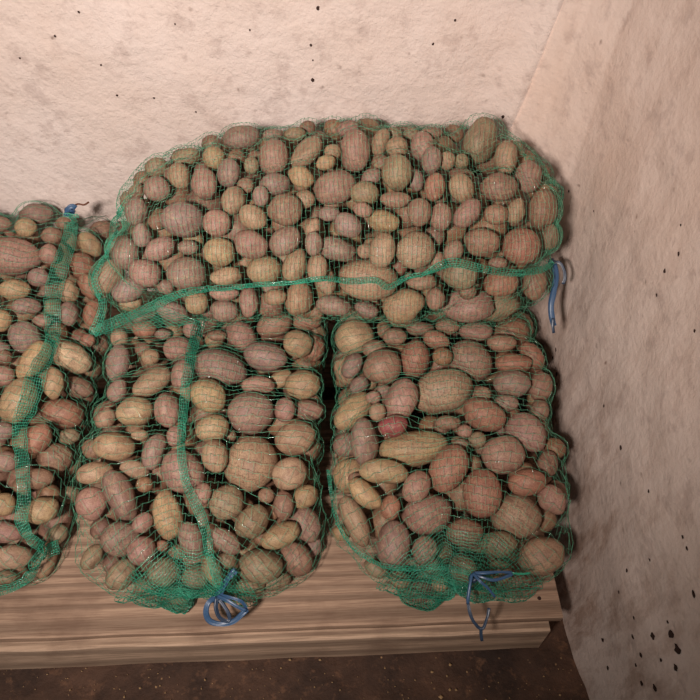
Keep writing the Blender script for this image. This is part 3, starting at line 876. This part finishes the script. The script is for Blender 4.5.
def knot(name, c, r, mat, parent):
    vs, fs = [], []
    n, m = 28, 8
    for i in range(n):
        a = 4 * math.pi * i / n
        p = Vector((math.cos(a) * r * .55, math.sin(a) * r * .5, r * .35 * math.sin(1.5 * a)))
        t = Vector((-math.sin(a), math.cos(a), .4 * math.cos(1.5 * a))).normalized(); s = t.orthogonal().normalized(); u = t.cross(s)
        for j in range(m):
            b = 2 * math.pi * j / m; vs.append(c + p + (s * math.cos(b) + u * math.sin(b)) * r * .42)
    for i in range(n):
        for j in range(m):
            i2 = (i + 1) % n; fs.append((i * m + j, i * m + (j + 1) % m, i2 * m + (j + 1) % m, i2 * m + j))
    o = obj(name, vs, fs, mat); parent_keep(o, parent); return o

LBL = {
    TOP: 'green net sack of potatoes lying crosswise on top of two other sacks',
    MID: 'green net potato sack in the middle with a blue bow at its bottom',
    RGT: 'green net potato sack beside the side wall, pale blue strings hanging off pallet',
    LFT: 'green net potato sack at the left edge with a wide green seam',
}
ROOT, NETS, BV = {}, {}, {}
for sk in (LFT, MID, RGT, TOP):
    S = SACKS[sk]; c = S.cen(.5)
    e = empty('potato_sack', (c.x, c.y, PTOP if sk != TOP else .38))
    tag(e, LBL[sk], 'sack', 'green net sacks of potatoes'); ROOT[sk] = e
    nt = Net(sk); NETS[sk] = nt; BV[sk] = nt.bvh()
    if sk == TOP: nt.wires('net', e, .0070, .0105, .00062, .0014, M_NET)
    else: nt.wires('net', e, .0132, .0090, .00072, .0014, M_NET)
bpy.context.view_layer.update()

def hitp(sk, px, py, lift=.004):
    d = ray(px, py).normalized(); h = BV[sk].ray_cast(CAM, d)
    if h[0] is None:
        h = BV[sk].find_nearest(CAM + d * 1.3)
        # bring onto the ray at that depth
        dd = (h[0] - CAM).dot(d); return CAM + d * dd
    n = h[1] if h[1].dot(d) < 0 else -h[1]
    return h[0] + n * lift

for sk in NETS:
    pass
# seams
seam('seam', [(71, 214, 14), (69, 240, 17), (60, 268, 20), (53, 300, 20), (53, 330, 17), (48, 350, 17), (38, 372, 20), (30, 395, 22), (24, 415, 20), (20, 435, 15), (23, 470, 13), (24, 500, 13), (21, 520, 12), (30, 538, 10), (45, 548, 12), (57, 545, 16)],
     BV[LFT], ROOT[LFT], seed=1, lift=.004, m=9)
seam('seam_tail', [(57, 545, 17), (47, 549, 15), (35, 556, 13), (30, 570, 12), (20, 580, 11), (5, 586, 12), (-15, 590, 12)], BV[LFT], ROOT[LFT], seed=2, lift=.009, label='crumpled loose end of the green seam')
seam('seam', [(205, 306, 13), (197, 330, 13), (190, 360, 12), (186, 390, 11), (182, 420, 9), (181, 450, 8), (185, 478, 8), (193, 498, 9), (202, 520, 10), (208, 545, 9), (213, 565, 8), (220, 590, 9)],
     BV[MID], ROOT[MID], seed=3)
seam('seam', [(553, 262, 5), (540, 270, 8), (510, 272, 9), (480, 268, 9), (455, 262, 11), (440, 265, 10), (425, 272, 7), (405, 277, 6), (388, 287, 7), (375, 280, 7), (350, 281, 7), (325, 278, 6), (290, 282, 5), (255, 284, 6), (225, 287, 7), (205, 288, 8), (180, 293, 10), (160, 302, 11), (140, 311, 12), (120, 320, 14), (105, 327, 14), (93, 334, 9)],
     BV[TOP], ROOT[TOP], seed=4, m=5, wk=.72)
seam('hem', [(93, 334, 9), (98, 322, 9), (103, 305, 8), (99, 292, 7), (95, 280, 8), (100, 268, 6), (110, 250, 5), (117, 232, 7), (117, 222, 8), (124, 205, 4)], BV[TOP], ROOT[TOP], seed=5, m=5, label='green cord hem at the sack end')
seam('hem', [(328, 470, 3), (333, 500, 4), (342, 530, 4), (360, 552, 5), (385, 565, 5), (410, 568, 5), (440, 566, 6), (470, 573, 5)], BV[RGT], ROOT[RGT], seed=6, m=4, label='dark green drawstring fold round the sack bottom')

# gathered net towards the tied ends
NETS[MID].wires('gathered_net', ROOT[MID], .0052, .0075, .0010, .0035, M_SEAM, .938, .997, .0035)
NETS[RGT].wires('gathered_net', ROOT[RGT], .0052, .0075, .0010, .0035, M_SEAM, .925, .997, .0035)
NETS[TOP].wires('gathered_net', ROOT[TOP], .006, .0085, .0009, .0025, M_SEAM, .95, .997, .002)

# triangular flap of doubled net at the top sack's free corner
def flap(sk, corners, nu, nv, parent, thick, seed):
    a, b, c, d = corners; vs = []
    for j in range(nv):
        for i in range(nu):
            u, v = i / (nu - 1), j / (nv - 1)
            p = (a.lerp(b, u)).lerp(d.lerp(c, u), v)
            n = (CAM - p).normalized()
            vs.append(p + n * (.004 * noise.noise(Vector((u * 5, v * 5, seed)))))
    return wire_grid('net_flap', vs, nu, nv, M_SEAM, parent, thick)
o = flap(TOP, [hitp(TOP, 100, 322, .006), hitp(TOP, 160, 303, .008), hitp(TOP, 200, 318, .008), hitp(TOP, 92, 335, .006)], 22, 8, ROOT[TOP], .0008, 3)
o['label'] = 'loose doubled flap of green net below the seam'

# blue ties
def px_pts(base, rows):
    # rows: (px, py, lift towards the viewer) at the depth of base point
    out = []
    for px, py, l in rows:
        d = ray(px, py); D = (base - CAM).dot(FWD); out.append(CAM + d * (D - l - LF))
    return out
LF = .012
kb = hitp(MID, 217, 592, .014)
S_ = lambda rows: px_pts(kb, rows)
knot('tie_knot', kb, .009, M_STRAP, ROOT[MID])
strap('tie', S_([(217, 597, .004), (222, 588, .010), (229, 577, .013), (236, 570, .012)]), .0105, M_STRAP, ROOT[MID], 1)
strap('tie', S_([(217, 597, .006), (209, 602, .014), (206, 612, .016), (210, 621, .014), (222, 624, .012), (234, 621, .012), (243, 613, .012), (247, 609, .010)]), .0085, M_STRAP, ROOT[MID], 2)
strap('tie', S_([(217, 596, .008), (226, 600, .016), (236, 606, .018), (246, 611, .016)]), .0055, M_STRAP, ROOT[MID], 3)
strap('tie', S_([(218, 595, .006), (228, 597, .014), (238, 600, .016), (243, 603, .014), (247, 610, .010)]), .0045, M_STRAP, ROOT[MID], 4)
strap('tie', S_([(217, 597, .010), (216, 608, .014), (220, 618, .014), (229, 621, .012), (228, 612, .012), (219, 599, .010)]), .006, M_STRAPD, ROOT[MID], 5)

LF = .004
kb = hitp(RGT, 472, 574, .010)
knot('tie_knot', kb, .008, M_STRAPD, ROOT[RGT])
strap('tie', S_([(472, 574, .004), (470, 584, .010), (468, 598, .014), (468, 604, .014)]), .0050, M_STRAP, ROOT[RGT], 6)
strap('tie', S_([(472, 574, .004), (482, 577, .012), (494, 580, .014), (508, 576, .010), (512, 573, .006), (500, 572, .010), (484, 573, .010), (474, 573, .004)]), .0045, M_STRAP, ROOT[RGT], 7)
strap('tie', S_([(473, 573, .006), (480, 581, .016), (488, 588, .016), (495, 597, .014)]), .0040, M_STRAP, ROOT[RGT], 8)
strap('tie', S_([(512, 573, .006), (520, 574, .006), (530, 573, .004)]), .0030, M_SEAM, ROOT[RGT], 9)
o = strap('tie_tail', S_([(468, 603, .014), (470, 613, .018), (474, 622, .020), (482, 629, .020), (487, 618, .020), (489, 608, .018)]), .0048, M_STRAPD, ROOT[RGT], 10)
o['label'] = 'dark looped strap tail'
strap('tie_tail', S_([(481, 627, .020), (481, 634, .020), (482, 641, .018)]), .0050, M_STRAPD, ROOT[RGT], 11)

LF = 0
kb = hitp(TOP, 552, 262, .004)
knot('tie_knot', kb, .007, M_STRAPD, ROOT[TOP])
strap('tie', S_([(553, 262, .002), (556, 275, .006), (554, 290, .008), (551, 305, .008), (552, 318, .006), (554, 326, .004)]), .0100, M_STRAP, ROOT[TOP], 12, twist=.3)
strap('tie_tail', S_([(553, 318, .008), (553, 326, .008), (554, 333, .006)]), .0055, M_STRAPD, ROOT[TOP], 13)
strap('tie_tail', S_([(553, 262, .004), (560, 263, .008), (564, 270, .008), (565, 278, .006), (563, 284, .004)]), .0050, M_STRAPD, ROOT[TOP], 14)

kb = hitp(LFT, 70, 211, .006)
knot('tie_knot', kb, .010, M_STRAP, ROOT[LFT])
strap('tie', S_([(66, 216, .006), (68, 209, .012), (72, 206, .012), (76, 208, .008)]), .009, M_STRAP, ROOT[LFT], 15)
strap('tie_tail', S_([(72, 207, .006), (78, 204, .004), (84, 205, .004), (89, 202, .002)]), .003, M_TWIG, ROOT[LFT], 16)

# crumbs on the floor
vs, fs = [], []
cr = [(441, 697, 3), (450, 690, 2.2), (432, 672, 2.2), (450, 665, 2.4), (456, 690, 1.8), (467, 672, 1.4), (486, 700, 1.6), (290, 660, 2), (320, 660, 1.8), (281, 668, 1.4), (560, 695, 1.7), (140, 688, 1.8), (124, 697, 1.6), (205, 680, 1.2), (447, 676, 1.5), (415, 680, 1.2), (70, 690, 1.4), (340, 690, 1.3), (385, 668, 1.2), (250, 690, 1.2)]
for _ in range(140): cr.append((random.uniform(-20, 590), random.uniform(668, 720), random.uniform(.5, 1.1)))
for px, py, r in cr:
    p = at_z(px, py, .0); rr = r * .0013; b = len(vs)
    for d in ((1, 0, 0), (0, 1, 0), (-1, 0, 0), (0, -1, 0), (.2, .1, .8), (0, 0, -.6)):
        vs.append(p + Vector(d) * rr * random.uniform(.7, 1.3) + Vector((0, 0, rr * .1)))
    for f in ((0, 1, 4), (1, 2, 4), (2, 3, 4), (3, 0, 4), (1, 0, 5), (2, 1, 5), (3, 2, 5), (0, 3, 5)): fs.append(tuple(b + k for k in f))
o = obj('crumbs', vs, fs, M_CRUMB, smooth=False)
tag(o, 'pale crumbs of soil and chaff scattered on the earth floor', 'crumbs', kind='stuff')
for n_ in ('mould', 'wall_specks'): bpy.data.objects[n_]['kind'] = 'stuff'

# ------------------------------------------------------------------ light
def area(name, loc, target, size, power, col):
    l = bpy.data.lights.new(name, 'AREA'); l.size = size; l.energy = power; l.color = col
    o = bpy.data.objects.new(name, l); COL.objects.link(o); o.location = loc
    o.rotation_euler = (Vector(target) - Vector(loc)).to_track_quat('-Z', 'Y').to_euler(); return o
s = bpy.data.lights.new('lamp', 'SPOT'); s.energy = 100; s.spot_size = R(94); s.spot_blend = 1; s.shadow_soft_size = .06; s.color = (1, .88, .81)
so_ = bpy.data.objects.new('lamp', s); COL.objects.link(so_); so_.location = (-.32, -.28, 1.52)
so_.rotation_euler = (Vector((-.36, 1.10, .60)) - so_.location).to_track_quat('-Z', 'Y').to_euler()
area('skylight', (1.6, -1.6, 2.4), (.2, 1.0, .7), 1.2, 15, (.92, .95, 1))
w = bpy.data.worlds.new('world'); SC.world = w; w.use_nodes = True
w.node_tree.nodes['Background'].inputs[0].default_value = (.85, .80, .76, 1)
w.node_tree.nodes['Background'].inputs[1].default_value = .125
SC.view_settings.view_transform = 'Standard'; SC.view_settings.look = 'None'
SC.view_settings.exposure = .35; SC.view_settings.gamma = 1; SC.view_settings.use_curve_mapping = False
SC.cycles.max_bounces = 6
